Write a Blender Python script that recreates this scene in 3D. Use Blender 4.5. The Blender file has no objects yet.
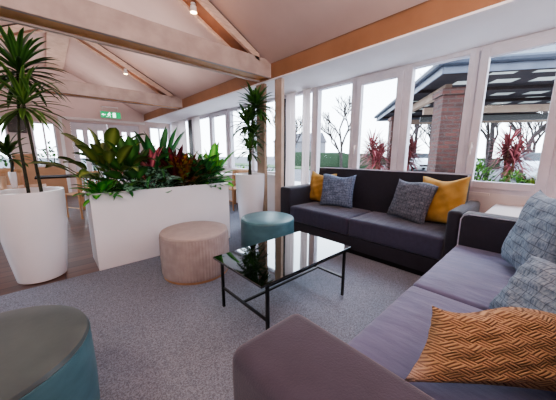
import bpy, bmesh, math, random
from mathutils import Vector, Matrix, Euler
S = bpy.context.scene
COL = S.collection
PI = math.pi
R = math.radians
rnd = random.Random(7)

# ------------------------------------------------------------------ materials
MATS = {}
def lin(c):
    return tuple(((v/12.92) if v <= .04045 else ((v+.055)/1.055)**2.4) for v in [x/255 for x in c])+(1,)

class NT:
    def __init__(s, name):
        s.m = bpy.data.materials.new(name); s.m.use_nodes = True
        s.t = s.m.node_tree; s.b = s.t.nodes['Principled BSDF']; s.out = s.t.nodes['Material Output']
    def n(s, typ, **kw):
        o = s.t.nodes.new(typ)
        for k, v in kw.items():
            if k in o.inputs: o.inputs[k].default_value = v
            else: setattr(o, k, v)
        return o
    def l(s, a, b): s.t.links.new(a, b)

def ramp(nt, stops, fac, interp='LINEAR'):
    r = nt.n('ShaderNodeValToRGB'); r.color_ramp.interpolation = interp
    e = r.color_ramp.elements
    e[0].position, e[0].color = stops[0]; e[1].position, e[1].color = stops[-1]
    for p, c in stops[1:-1]:
        x = e.new(p); x.color = c
    nt.l(fac, r.inputs['Fac']); return r

def mat(name, c1, c2=None, scale=8, rough=.6, bump=0, bscale=200, metal=0, spec=None, detail=4, emis=None, estr=0, sheen=0, coord='Object', stretch=None):
    if name in MATS: return MATS[name]
    nt = NT(name); b = nt.b
    b.inputs['Roughness'].default_value = rough; b.inputs['Metallic'].default_value = metal
    if spec is not None: b.inputs['Specular IOR Level'].default_value = spec
    if sheen: b.inputs['Sheen Weight'].default_value = sheen
    tc = nt.n('ShaderNodeTexCoord'); src = tc.outputs[coord]
    if stretch:
        mp = nt.n('ShaderNodeMapping'); mp.inputs['Scale'].default_value = stretch; nt.l(src, mp.inputs[0]); src = mp.outputs[0]
    nz = nt.n('ShaderNodeTexNoise', Scale=scale, Detail=detail); nt.l(src, nz.inputs['Vector'])
    c2 = c2 or tuple(max(0, int(v*.9)) for v in c1)
    r = ramp(nt, [(.35, lin(c2)), (.65, lin(c1))], nz.outputs['Fac']); nt.l(r.outputs[0], b.inputs['Base Color'])
    if bump:
        n2 = nt.n('ShaderNodeTexNoise', Scale=bscale, Detail=2); nt.l(src, n2.inputs['Vector'])
        bp = nt.n('ShaderNodeBump', Strength=bump, Distance=.004); nt.l(n2.outputs['Fac'], bp.inputs['Height']); nt.l(bp.outputs[0], b.inputs['Normal'])
    if emis:
        b.inputs['Emission Color'].default_value = lin(emis); b.inputs['Emission Strength'].default_value = estr
    MATS[name] = nt.m; return nt.m

def leaf_mat(name, edge, mid, blot=None, bscale=14, rough=.35, blot_amt=.5):
    nt = NT(name); b = nt.b; b.inputs['Roughness'].default_value = rough
    uv = nt.n('ShaderNodeUVMap'); sp = nt.n('ShaderNodeSeparateXYZ'); nt.l(uv.outputs[0], sp.inputs[0])
    a = nt.n('ShaderNodeMath', operation='SUBTRACT'); nt.l(sp.outputs[0], a.inputs[0]); a.inputs[1].default_value = .5
    ab = nt.n('ShaderNodeMath', operation='ABSOLUTE'); nt.l(a.outputs[0], ab.inputs[0])
    r = ramp(nt, [(.02, lin(mid)), (.34, lin(edge))], ab.outputs[0]); col = r.outputs[0]
    tc = nt.n('ShaderNodeTexCoord'); nz = nt.n('ShaderNodeTexNoise', Scale=bscale, Detail=2); nt.l(tc.outputs['Object'], nz.inputs['Vector'])
    if blot:
        k = ramp(nt, [(blot_amt-.06, (0, 0, 0, 1)), (blot_amt+.06, (1, 1, 1, 1))], nz.outputs['Fac'])
        mx = nt.n('ShaderNodeMix', data_type='RGBA'); nt.l(k.outputs[0], mx.inputs[0]); nt.l(col, mx.inputs[6]); mx.inputs[7].default_value = lin(blot); col = mx.outputs[2]
    n3 = nt.n('ShaderNodeTexNoise', Scale=4.); nt.l(tc.outputs['Object'], n3.inputs['Vector'])
    h = nt.n('ShaderNodeHueSaturation'); nt.l(col, h.inputs['Color'])
    mr = nt.n('ShaderNodeMapRange'); nt.l(n3.outputs['Fac'], mr.inputs[0]); mr.inputs[1].default_value=.3; mr.inputs[2].default_value=.7; mr.inputs[3].default_value = .6; mr.inputs[4].default_value = 1.4
    nt.l(mr.outputs[0], h.inputs['Value']); nt.l(h.outputs[0], b.inputs['Base Color'])
    b.inputs['Specular IOR Level'].default_value = .35
    return nt.m

def uvgrid_mat(name, base, base2, line, nx=9, lw=.09, soft=.5, wob=.006):
    """checked cloth: thin darker lines over a mottled blue-grey weave"""
    nt = NT(name); b = nt.b; b.inputs['Roughness'].default_value = .85
    uv = nt.n('ShaderNodeUVMap'); nz = nt.n('ShaderNodeTexNoise', Scale=5., Detail=3.); nt.l(uv.outputs[0], nz.inputs['Vector'])
    add = nt.n('ShaderNodeVectorMath', operation='MULTIPLY_ADD'); nt.l(nz.outputs['Color'], add.inputs[0]); add.inputs[1].default_value = (wob*3,)*3; nt.l(uv.outputs[0], add.inputs[2])
    sp = nt.n('ShaderNodeSeparateXYZ'); nt.l(add.outputs[0], sp.inputs[0])
    ls = []
    for i in (0, 1):
        m = nt.n('ShaderNodeMath', operation='MULTIPLY'); nt.l(sp.outputs[i], m.inputs[0]); m.inputs[1].default_value = nx if i == 0 else nx*1.25
        f = nt.n('ShaderNodeMath', operation='FRACT'); nt.l(m.outputs[0], f.inputs[0])
        c = nt.n('ShaderNodeMath', operation='LESS_THAN'); nt.l(f.outputs[0], c.inputs[0]); c.inputs[1].default_value = lw*(1.2 if i else .8)
        ls.append(c)
    mx = nt.n('ShaderNodeMath', operation='MAXIMUM'); nt.l(ls[0].outputs[0], mx.inputs[0]); nt.l(ls[1].outputs[0], mx.inputs[1])
    n2 = nt.n('ShaderNodeTexNoise', Scale=60., Detail=4.); mp = nt.n('ShaderNodeMapping'); mp.inputs['Scale'].default_value = (1, .3, 1); nt.l(uv.outputs[0], mp.inputs[0]); nt.l(mp.outputs[0], n2.inputs['Vector'])
    r = ramp(nt, [(.35, lin(base2)), (.65, lin(base))], n2.outputs['Fac'])
    m2 = nt.n('ShaderNodeMath', operation='MULTIPLY'); nt.l(mx.outputs[0], m2.inputs[0]); m2.inputs[1].default_value = soft
    q = nt.n('ShaderNodeMix', data_type='RGBA'); nt.l(m2.outputs[0], q.inputs[0]); nt.l(r.outputs[0], q.inputs[6]); q.inputs[7].default_value = lin(line); nt.l(q.outputs[2], b.inputs['Base Color'])
    bp = nt.n('ShaderNodeBump', Strength=.3, Distance=.003); nt.l(n2.outputs['Fac'], bp.inputs['Height']); nt.l(bp.outputs[0], b.inputs['Normal'])
    return nt.m

def basket_mat(name, c_hi, c_lo, n=13):
    """woven basket pattern: cells alternate between upright and level bars"""
    nt = NT(name); b = nt.b; b.inputs['Roughness'].default_value = .9
    uv = nt.n('ShaderNodeUVMap'); mp = nt.n('ShaderNodeMapping'); mp.inputs['Scale'].default_value = (n, n, 1); mp.inputs['Rotation'].default_value = (0, 0, R(45))
    nt.l(uv.outputs[0], mp.inputs[0]); v = mp.outputs[0]
    ck = nt.n('ShaderNodeTexChecker', Scale=1.); ck.inputs[1].default_value = (0, 0, 0, 1); ck.inputs[2].default_value = (1, 1, 1, 1); nt.l(v, ck.inputs['Vector'])
    sp = nt.n('ShaderNodeSeparateXYZ'); nt.l(v, sp.inputs[0])
    o = []
    for i in (0, 1):
        m = nt.n('ShaderNodeMath', operation='MULTIPLY'); nt.l(sp.outputs[i], m.inputs[0]); m.inputs[1].default_value = 3*2*PI
        s_ = nt.n('ShaderNodeMath', operation='SINE'); nt.l(m.outputs[0], s_.inputs[0]); o.append(s_)
    q = nt.n('ShaderNodeMix', data_type='FLOAT'); nt.l(ck.outputs[0], q.inputs[0]); nt.l(o[0].outputs[0], q.inputs[2]); nt.l(o[1].outputs[0], q.inputs[3])
    mr = nt.n('ShaderNodeMapRange'); nt.l(q.outputs[0], mr.inputs[0]); mr.inputs[1].default_value = -.9; mr.inputs[2].default_value = .5
    r = ramp(nt, [(0, lin(c_lo)), (.8, lin(c_hi))], mr.outputs[0])
    sx = nt.n('ShaderNodeSeparateXYZ'); nt.l(uv.outputs[0], sx.inputs[0])
    fade = ramp(nt, [(.02, lin((214, 178, 160))), (.2, (1, 1, 1, 1))], sx.outputs[0])
    k = nt.n('ShaderNodeMapRange'); nt.l(sx.outputs[0], k.inputs[0]); k.inputs[1].default_value = .03; k.inputs[2].default_value = .13; k.inputs[3].default_value = .85; k.inputs[4].default_value = 0
    mm = nt.n('ShaderNodeMix', data_type='RGBA'); nt.l(k.outputs[0], mm.inputs[0]); nt.l(r.outputs[0], mm.inputs[6]); mm.inputs[7].default_value = lin((205, 175, 160))
    nt.l(mm.outputs[2], b.inputs['Base Color'])
    bp = nt.n('ShaderNodeBump', Strength=.8, Distance=.006); nt.l(mr.outputs[0], bp.inputs['Height']); nt.l(bp.outputs[0], b.inputs['Normal'])
    nt.t.nodes.remove(fade)
    return nt.m

def glass_mat(name, tint=(255, 255, 255), refl=.06):
    nt = NT(name); nt.t.nodes.remove(nt.b)
    t = nt.n('ShaderNodeBsdfTransparent'); t.inputs[0].default_value = lin(tint)
    g = nt.n('ShaderNodeBsdfGlossy', Roughness=.02); m = nt.n('ShaderNodeMixShader'); m.inputs[0].default_value = refl
    nt.l(t.outputs[0], m.inputs[1]); nt.l(g.outputs[0], m.inputs[2]); nt.l(m.outputs[0], nt.out.inputs[0]); return nt.m

def brick_mat(name, c1, c2, mortar, scale=1, w=.225, h=.075, ms=.012, rough=.85, rot=None, bump=.5):
    nt = NT(name); b = nt.b; b.inputs['Roughness'].default_value = rough
    uv = nt.n('ShaderNodeUVMap')
    br = nt.n('ShaderNodeTexBrick', Scale=scale); br.inputs['Color1'].default_value = lin(c1); br.inputs['Color2'].default_value = lin(c2); br.inputs['Mortar'].default_value = lin(mortar)
    br.inputs['Mortar Size'].default_value = ms; br.inputs['Brick Width'].default_value = w; br.inputs['Row Height'].default_value = h
    nt.l(uv.outputs[0], br.inputs['Vector'])
    nz = nt.n('ShaderNodeTexNoise', Scale=9., Detail=5.); nt.l(uv.outputs[0], nz.inputs['Vector'])
    hs = nt.n('ShaderNodeHueSaturation'); nt.l(br.outputs[0], hs.inputs['Color'])
    mr = nt.n('ShaderNodeMapRange'); nt.l(nz.outputs['Fac'], mr.inputs[0]); mr.inputs[3].default_value = .6; mr.inputs[4].default_value = 1.4; nt.l(mr.outputs[0], hs.inputs['Value'])
    nt.l(hs.outputs[0], b.inputs['Base Color'])
    return nt.m

# ------------------------------------------------------------------ mesh builder
class MB:
    def __init__(s): s.bm = bmesh.new(); s.uv = s.bm.loops.layers.uv.new('UVMap')
    def _merge(s, t, M=None):
        if M is not None: bmesh.ops.transform(t, matrix=M, verts=t.verts)
        me = bpy.data.meshes.new('tmp'); t.to_mesh(me); t.free(); s.bm.from_mesh(me); bpy.data.meshes.remove(me)
    def box(s, a, b, bev=0, seg=2, M=None):
        t = bmesh.new(); t.loops.layers.uv.new('UVMap')
        bmesh.ops.create_cube(t, size=1)
        sc = [max(1e-4, b[i]-a[i]) for i in range(3)]
        for v in t.verts: v.co = Vector([(a[i]+b[i])/2+v.co[i]*sc[i] for i in range(3)])
        if bev: bmesh.ops.bevel(t, geom=t.edges[:], offset=min(bev, min(sc)*.49), segments=seg, profile=.5, affect='EDGES')
        uvl = t.loops.layers.uv.active
        for f in t.faces:
            n = f.normal
            for l in f.loops:
                c = l.vert.co
                l[uvl].uv = (c.x if abs(n.x) < .7 else c.y, c.z if abs(n.z) < .7 else c.y)
        s._merge(t, M); return s
    def lathe(s, prof, n=32, c=(0, 0, 0), capb=True, capt=True, M=None):
        t = bmesh.new(); rings = []
        for r, z in prof:
            rings.append([t.verts.new((c[0]+r*math.cos(2*PI*i/n), c[1]+r*math.sin(2*PI*i/n), c[2]+z)) for i in range(n)])
        for a, b in zip(rings, rings[1:]):
            for i in range(n): t.faces.new((a[i], a[(i+1) % n], b[(i+1) % n], b[i]))
        if capb: t.faces.new(rings[0][::-1])
        if capt: t.faces.new(rings[-1])
        s._merge(t, M); return s
    def tube(s, pts, rad, n=8, cap=True):
        t = bmesh.new(); pts = [Vector(p) for p in pts]; rings = []
        rads = rad if isinstance(rad, (list, tuple)) else [rad]*len(pts)
        up = Vector((.13, .07, 1)).normalized(); prev = None
        for i, p in enumerate(pts):
            d = (pts[min(i+1, len(pts)-1)]-pts[max(i-1, 0)]).normalized()
            if prev is None:
                a = d.cross(up)
                if a.length < .3: a = d.cross(Vector((1, 0, 0)))
            else: a = prev-d*prev.dot(d)
            a.normalize(); prev = a; b = d.cross(a)
            rings.append([t.verts.new(p+(a*math.cos(2*PI*k/n)+b*math.sin(2*PI*k/n))*rads[i]) for k in range(n)])
        for a, b in zip(rings, rings[1:]):
            for i in range(n): t.faces.new((a[i], a[(i+1) % n], b[(i+1) % n], b[i]))
        if cap: t.faces.new(rings[0][::-1]); t.faces.new(rings[-1])
        bmesh.ops.recalc_face_normals(t, faces=t.faces)
        s._merge(t); return s
    def bar(s, p, q, w, h, bev=0, up=(0, 0, 1)):
        """rectangular bar from p to q; w across, h along up"""
        p, q = Vector(p), Vector(q); d = q-p; L = d.length; d.normalize(); u = Vector(up); x = d.cross(u).normalized(); u = x.cross(d).normalized()
        M = Matrix((( x.x, d.x, u.x, p.x), (x.y, d.y, u.y, p.y), (x.z, d.z, u.z, p.z), (0, 0, 0, 1)))
        return s.box((-w/2, 0, -h/2), (w/2, L, h/2), bev, M=M)
    def poly(s, pts):
        vs = [s.bm.verts.new(p) for p in pts]; f = s.bm.faces.new(vs)
        for l in f.loops: l[s.uv].uv = (l.vert.co.x+l.vert.co.y*.0, l.vert.co.y)
        return s
    def prism(s, outline, axis, a, b):
        """outline of 2-D points extruded along axis from a to b"""
        t = bmesh.new()
        def P(p, v):
            q = [0, 0, 0]; o = [i for i in range(3) if i != axis]; q[o[0]], q[o[1]], q[axis] = p[0], p[1], v; return q
        A = [t.verts.new(P(p, a)) for p in outline]; B = [t.verts.new(P(p, b)) for p in outline]
        t.faces.new(A); t.faces.new(B[::-1]); n = len(A)
        for i in range(n): t.faces.new((A[i], B[i], B[(i+1) % n], A[(i+1) % n]))
        bmesh.ops.recalc_face_normals(t, faces=t.faces); s._merge(t); return s
    def leaf(s, base, az, el, L, W, droop=1.0, seg=6, fold=.25, shape=.8, peak=.45, roll=0, stalk=0):
        """an arching leaf blade; el is the starting elevation, droop how far it bends over"""
        bm = s.bm; p = Vector(base); rows = []; step = L/seg
        e = el
        if stalk:
            for k in range(3):
                d = Vector((math.cos(az)*math.cos(e), math.sin(az)*math.cos(e), math.sin(e))); q = p+d*stalk/3
                s.tube([p, q], .004, 4, False); p = q; e -= droop*.12
        side0 = Vector((-math.sin(az), math.cos(az), 0))
        for i in range(seg+1):
            t = i/seg
            d = Vector((math.cos(az)*math.cos(e), math.sin(az)*math.cos(e), math.sin(e)))
            nrm = side0.cross(d)*-1
            sd = side0*math.cos(roll)+nrm*math.sin(roll); nn = nrm*math.cos(roll)-side0*math.sin(roll)
            tt = t/peak*.5 if t < peak else .5+(t-peak)/(1-peak)*.5
            w = W/2*max(.04, math.sin(PI*min(.999, tt*.94+.05)))**shape
            if i == seg: w = .0008
            rows.append((bm.verts.new(p-sd*w+nn*w*fold), bm.verts.new(p), bm.verts.new(p+sd*w+nn*w*fold), t))
            p = p+d*step; e -= droop/seg*(.5+t)
        for a, b in zip(rows, rows[1:]):
            for k in (0, 1):
                f = bm.faces.new((a[k], a[k+1], b[k+1], b[k])); f.smooth = True
                for l, (u, v) in zip(f.loops, ((k*.5, a[3]), (k*.5+.5, a[3]), (k*.5+.5, b[3]), (k*.5, b[3]))): l[s.uv].uv = (u, v)
        return s
    def build(s, name, m, parent=None, smooth=False, loc=None):
        me = bpy.data.meshes.new(name); s.bm.to_mesh(me); s.bm.free(); me.materials.append(m)
        if smooth:
            for p in me.polygons: p.use_smooth = True
            try: me.set_sharp_from_angle(angle=R(40))
            except Exception: pass
        o = bpy.data.objects.new(name, me); COL.objects.link(o)
        if parent: o.parent = parent
        if loc: o.location = loc
        return o

def tag(o, label, cat, group=None):
    o['label'] = label; o['category'] = cat
    if group: o['group'] = group
    return o
def thing(name, loc, rz, label, cat, group=None):
    o = bpy.data.objects.new(name, None); COL.objects.link(o); o.location = loc; o.rotation_euler = (0, 0, rz); o.empty_display_size = .1
    return tag(o, label, cat, group)
def struct(o): o['kind'] = 'structure'; return o
def dup(root, loc, rz, label):
    r = root.copy(); COL.objects.link(r); r.location = loc; r.rotation_euler = (0, 0, rz); r['label'] = label
    for ch in list(root.children):
        c = ch.copy(); COL.objects.link(c); c.parent = r
        for g in list(ch.children):
            d = g.copy(); COL.objects.link(d); d.parent = c
    return r

# ------------------------------------------------------------------ camera (solved from the photo's vanishing points)
yaw, pitch, roll, fpx = 0.739661, 0.180781, 0.0013676, 250.1656
fw = Vector((math.sin(yaw)*math.cos(pitch), math.cos(yaw)*math.cos(pitch), -math.sin(pitch)))
r0 = Vector((math.cos(yaw), -math.sin(yaw), 0)); u0 = r0.cross(fw)
rr = r0*math.cos(roll)+u0*math.sin(roll); uu = -r0*math.sin(roll)+u0*math.cos(roll)
cam = bpy.data.objects.new('camera', bpy.data.cameras.new('camera')); COL.objects.link(cam)
cam.matrix_world = Matrix(((rr.x, uu.x, -fw.x, 0), (rr.y, uu.y, -fw.y, 0), (rr.z, uu.z, -fw.z, 1.2), (0, 0, 0, 1)))
cam.data.sensor_width = 36; cam.data.lens = fpx/556*36; cam.data.clip_start = .02; cam.data.clip_end = 300
S.camera = cam

# ------------------------------------------------------------------ palette
WHITE = mat('white_paint', (228, 222, 220), (218, 212, 210), 3, .5)
FRAMEM = mat('window_frame_paint', (212, 206, 212), (202, 196, 203), 6, .45)
SOFFIT = mat('soffit_paint', (242, 238, 240), (236, 232, 234), 2, .7)
CEIL = mat('ceiling_paint', (200, 174, 166), (190, 164, 156), 1.5, .85)
TIMBER = mat('pale_timber', (204, 178, 162), (184, 156, 140), 6, .55, .1, 60, stretch=(1, 1, 8))
UNDER = mat('timber_painted_glow', (228, 170, 108), (210, 146, 86), 3, .5, .1, 60)  # spotlight glow on the tie-beam underside is put into this wood colour
GREYT = mat('taupe_timber', (182, 162, 154), (166, 146, 138), 6, .5)
FASCIA = mat('fascia_timber', (156, 112, 82), (142, 100, 72), 2.5, .55, .1, 50)
POSTM = mat('post_timber', (196, 178, 164), (178, 160, 146), 5, .55, .1, 60)
ENDWALL = mat('end_wall_paint', (214, 192, 186), (206, 184, 178), 2, .8)
TANWALL = mat('tan_wall_paint', (176, 134, 102), (164, 122, 92), 3, .8)
WALLLOW = mat('low_wall_paint', (220, 214, 214), (212, 204, 204), 3, .8)
BLACK = mat('black_metal', (12, 12, 14), (8, 8, 9), 20, .35, spec=.5)
GLASS = glass_mat('window_glass', (250, 253, 255), .004)
POTW = mat('white_gloss_pot', (232, 232, 238), (227, 227, 233), 2, .22)
SOIL = mat('potting_soil', (48, 34, 26), (26, 18, 14), 60, .95, .6, 90)
CANE = mat('plant_cane', (56, 56, 36), (30, 32, 22), 40, .8, .4, 90)

# carpet
nt = NT('carpet'); b = nt.b; b.inputs['Roughness'].default_value = 1; b.inputs['Specular IOR Level'].default_value = .05
tc = nt.n('ShaderNodeTexCoord'); n1 = nt.n('ShaderNodeTexNoise', Scale=150., Detail=3.); nt.l(tc.outputs['Object'], n1.inputs['Vector'])
r1 = ramp(nt, [(.36, lin((112, 116, 127))), (.5, lin((130, 136, 149))), (.64, lin((150, 156, 170)))], n1.outputs['Fac'])
n2 = nt.n('ShaderNodeTexNoise', Scale=1.3, Detail=2.); nt.l(tc.outputs['Object'], n2.inputs['Vector'])
hs = nt.n('ShaderNodeHueSaturation'); nt.l(r1.outputs[0], hs.inputs['Color']); mr = nt.n('ShaderNodeMapRange'); nt.l(n2.outputs['Fac'], mr.inputs[0]); mr.inputs[3].default_value = .85; mr.inputs[4].default_value = 1.15
nt.l(mr.outputs[0], hs.inputs['Value']); nt.l(hs.outputs[0], b.inputs['Base Color'])
bp = nt.n('ShaderNodeBump', Strength=.5, Distance=.006); nt.l(n1.outputs['Fac'], bp.inputs['Height']); nt.l(bp.outputs[0], b.inputs['Normal'])
CARPET = nt.m
# plank floor
nt = NT('plank_floor'); b = nt.b; b.inputs['Roughness'].default_value = .38
tc = nt.n('ShaderNodeTexCoord'); br = nt.n('ShaderNodeTexBrick', Scale=1.)
br.inputs['Color1'].default_value = lin((100, 72, 62)); br.inputs['Color2'].default_value = lin((76, 54, 48)); br.inputs['Mortar'].default_value = lin((38, 26, 24))
br.inputs['Mortar Size'].default_value = .006; br.inputs['Brick Width'].default_value = 1.2; br.inputs['Row Height'].default_value = .16
nt.l(tc.outputs['Object'], br.inputs['Vector'])
mp = nt.n('ShaderNodeMapping'); mp.inputs['Scale'].default_value = (1.5, 18, 1); nt.l(tc.outputs['Object'], mp.inputs[0]); nz = nt.n('ShaderNodeTexNoise', Scale=2., Detail=5.); nt.l(mp.outputs[0], nz.inputs['Vector'])
hs = nt.n('ShaderNodeHueSaturation'); nt.l(br.outputs[0], hs.inputs['Color']); mr = nt.n('ShaderNodeMapRange'); nt.l(nz.outputs['Fac'], mr.inputs[0]); mr.inputs[3].default_value = .65; mr.inputs[4].default_value = 1.35
nt.l(mr.outputs[0], hs.inputs['Value']); nt.l(hs.outputs[0], b.inputs['Base Color'])
PLANK = nt.m

# ------------------------------------------------------------------ room shell
XW = 3.45; YE = 9.6; YB = -1.8; XL = -2.6; XB = 2.6; XBL = -1.7; XR = .45; ZR = 3.62; ZB = 2.5; ZS = 2.28; SILL = .8
struct(MB().box((XL-.1, 3.05, -.1), (XW+.1, YE+.1, 0)).build('floor', PLANK))
struct(MB().box((XL-.1, YB-.1, -.1), (XW+.1, 3.05, .004)).box((1.86, 3.05, -.1), (XW+.1, 5.1, .004)).build('floor', CARPET))
struct(MB().prism([(XB-.02, ZB), (XR, ZR), (XR, ZR+.12), (XB-.02, ZB+.12)], 1, YB, YE).build('ceiling', CEIL))
struct(MB().prism([(XBL, ZB), (XR, ZR), (XR, ZR+.12), (XBL, ZB+.12)], 1, YB, YE).build('ceiling', CEIL))
struct(MB().box((XB, YB, ZS+.02), (XB+.12, YE, ZB+.12)).build('trim_1', FASCIA))
struct(MB().box((XBL-.12, YB, ZS+.02), (XBL, YE, ZB+.12)).build('trim_2', FASCIA))
struct(MB().box((XB+.0, YB, ZS), (XW+.12, YE, ZS+.02)).box((XB+.12, YB, ZS+.02), (XW+.12, YE, ZS+.1)).build('ceiling', SOFFIT))
struct(MB().box((XL-.1, YB, ZS), (XBL, YE, ZS+.02)).box((XL-.1, YB, ZS+.02), (XBL-.12, YE, ZS+.1)).build('ceiling', SOFFIT))
# ridge board
struct(MB().box((.28, YB, ZR-.17), (.62, YE, ZR-.02)).build('trim_3', TIMBER))

def window(n, y0, y1, z0=SILL, z1=ZS, sash=True, handle=False, x=XW, fr=.045, hy=None):
    """one framed light in the window wall, running along y"""
    o = struct(MB().box((x-.05, y0, z0), (x+.05, y0+fr, z1), .004).box((x-.05, y1-fr, z0), (x+.05, y1, z1), .004)
        .box((x-.05, y0+fr, z0), (x+.05, y1-fr, z0+fr), .004).box((x-.05, y0+fr, z1-fr), (x+.05, y1-fr, z1), .004).build('window_%d' % n, FRAMEM))
    a, b_, c, d = y0+fr, y1-fr, z0+fr, z1-fr
    if sash:
        w = .075
        MB().box((x-.075, a, c), (x+.0, a+w, d), .006).box((x-.075, b_-w, c), (x+.0, b_, d), .006).box((x-.075, a+w, c), (x+.0, b_-w, c+w), .006).box((x-.075, a+w, d-w), (x+.0, b_-w, d), .006).build('window_sash', FRAMEM, o)
        a += w; b_ -= w; c += w; d -= w
    MB().box((x-.03, a, c), (x-.024, b_, d)).build('window_pane', GLASS, o)
    if handle:
        hz = 1.3; hh = a-.04 if hy is None else hy
        MB().box((x-.1, hh-.012, hz-.03), (x-.07, hh+.012, hz+.03), .004).box((x-.115, hh-.01, hz-.1), (x-.1, hh+.01, hz+.02), .004).build('window_handle', WHITE, o)
    return o
# right-hand group above the sofa: Y from large (left in the photo) to small
window(1, 2.09, 2.80, sash=False)
window(2, 1.36, 2.09, handle=True, hy=2.02)
window(3, .70, 1.36, sash=False, fr=.05)
window(4, -.02, .70, handle=True, hy=.63)
window(5, -.80, -.02, sash=False)
# left-hand group
window(6, 4.55, 5.52, sash=False, fr=.06); window(7, 5.52, 6.45, sash=True); window(8, 6.45, 7.5, sash=False, fr=.08)
window(9, 3.58, 4.55, sash=False); window(20, 2.84, 3.54, sash=False, z0=.3); window(10, 7.9, 8.7, sash=False); window(11, 8.7, 9.5, sash=False)
w = MB()
for a, b_ in ((-.80, 2.80), (4.55, 7.5), (3.58, 4.55), (7.9, 9.5)):
    w.box((XW-.05, a, 0), (XW+.1, b_, SILL))
w.box((XW-.05, 2.84, 0), (XW+.1, 3.54, .3))
for a, b_ in ((YB, -.80), (2.80, 2.84), (3.54, 3.58), (7.5, 7.9), (9.5, YE)): w.box((XW-.05, a, 0), (XW+.1, b_, ZS))
struct(w.build('wall_right', WALLLOW))
struct(MB().box((XW-.07, .42, SILL-.03), (XW-.0501, 2.80, SILL+.0)).box((2.76, -.80, .60), (XW-.0501, .36, .70), .01).build('trim_4', WHITE))
struct(MB().box((XW-.14, 3.62, SILL-.03), (XW-.0501, 7.2, SILL), .006).build('trim_5', WHITE))

# end wall: gable with double doors and a window
def wall_holes(y, xs0, xs1, z1, holes, name, m, t=.1):
    b_ = MB(); x = xs0
    for (a, c, z0, zt) in sorted(holes):
        if a > x: b_.box((x, y, 0), (a, y+t, z1))
        if z0 > 0: b_.box((a, y, 0), (c, y+t, z0))
        if zt < z1: b_.box((a, y, zt), (c, y+t, z1))
        x = c
    if x < xs1: b_.box((x, y, 0), (xs1, y+t, z1))
    return b_
wb = wall_holes(YE, XL, XW+.1, ZS, [(-.98, -.66, .35, 2.15), (-.22, .28, .86, 2.06), (.62, 2.42, 0, 2.12), (2.72, 3.38, .3, 2.12)], 'w', ENDWALL)
wb.prism([(XBL-.12, ZS), (XB+.12, ZS), (XB+.12, ZB), (XR, ZR+.1), (XBL-.12, ZB)], 1, YE, YE+.1)
struct(wb.build('wall_back', ENDWALL))
struct(MB().box((XL, YE-.012, 0), (.36, YE-.001, .84)).box((-.66, YE-.012, .84), (-.24, YE-.001, 1.2)).build('trim_6', TANWALL))
struct(MB().box((.44, YE-.04, ZS-.1), (XB, YE, ZS-.03), .006).box((.36, YE-.03, 0), (.44, YE, ZS-.03), .006).build('trim_7', WHITE))
def endwin(n, a, c, z0, z1, bars=0):
    f = .045
    o = MB().box((a, YE-.02, z0), (a+f, YE+.06, z1)).box((c-f, YE-.02, z0), (c, YE+.06, z1)).box((a+f, YE-.02, z0), (c-f, YE+.06, z0+f)).box((a+f, YE-.02, z1-f), (c-f, YE+.06, z1))
    for k in range(bars):
        x = a+(c-a)*(k+1)/(bars+1); o.box((x-.02, YE-.01, z0+f), (x+.02, YE+.05, z1-f))
    o = struct(o.build('window_%d' % n, FRAMEM)); MB().box((a+f, YE+.015, z0+f), (c-f, YE+.02, z1-f)).build('window_pane', GLASS, o)
endwin(12, -.98, -.66, .35, 2.15); endwin(13, -.22, .28, .86, 2.06, 1); endwin(14, 2.72, 3.38, .3, 2.12, 1)
for n, (a, c) in enumerate(((.62, 1.52), (1.52, 2.42))):
    d = MB(); W = (c-a); sl = .12; gaps = [a+.13+i*(.13+.125) for i in range(3)]
    x = a+.005
    for g in gaps:
        d.box((x, YE+.02, .01), (g, YE+.07, 2.115)); d.box((g, YE+.02, .01), (g+.13, YE+.07, .35)); d.box((g, YE+.02, 1.9), (g+.13, YE+.07, 2.115)); x = g+.13
    d.box((x, YE+.02, .01), (c-.005, YE+.07, 2.115))
    d = struct(d.build('door_%d' % (n+1), FRAMEM))
    for g in gaps: MB().box((g, YE+.04, .35), (g+.13, YE+.045, 1.9)).build('door_pane', GLASS, d)
    hx = 1.46 if n == 0 else 1.55
    MB().tube([(hx, YE-.03, .95), (hx, YE-.03, 1.4)], .012, 8).tube([(hx, YE-.03, .97), (hx, YE+.02, .97)], .01, 6).tube([(hx, YE-.03, 1.38), (hx, YE+.02, 1.38)], .01, 6).build('door_handle', BLACK, d)

# left wall with a band of windows, and the wall behind the camera
lw = MB().box((XL-.1, YB, 0), (XL, YE, SILL)).box((XL-.1, YB, 2.2), (XL, YE, ZS))
ys = [YB, 3.8, 5.6, 5.8, 7.6, 7.8, 9.3, YE]
for i in range(0, len(ys)-1, 2): lw.box((XL-.1, ys[i], SILL), (XL, ys[i+1], 2.2))
struct(lw.build('wall_left', WALLLOW))
for k, (a, c) in enumerate(((3.8, 5.6), (5.8, 7.6), (7.8, 9.3))):
    window(15+k, a, c, x=XL-.04, z1=2.2, sash=False)
wf = MB().box((XL-.1, YB-.1, 0), (XW+.1, YB, ZS)).prism([(XBL-.12, ZS), (XB+.12, ZS), (XB+.12, ZB), (XR, ZR+.1), (XBL-.12, ZB)], 1, YB-.1, YB)
struct(wf.build('wall_front', ENDWALL))

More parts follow.
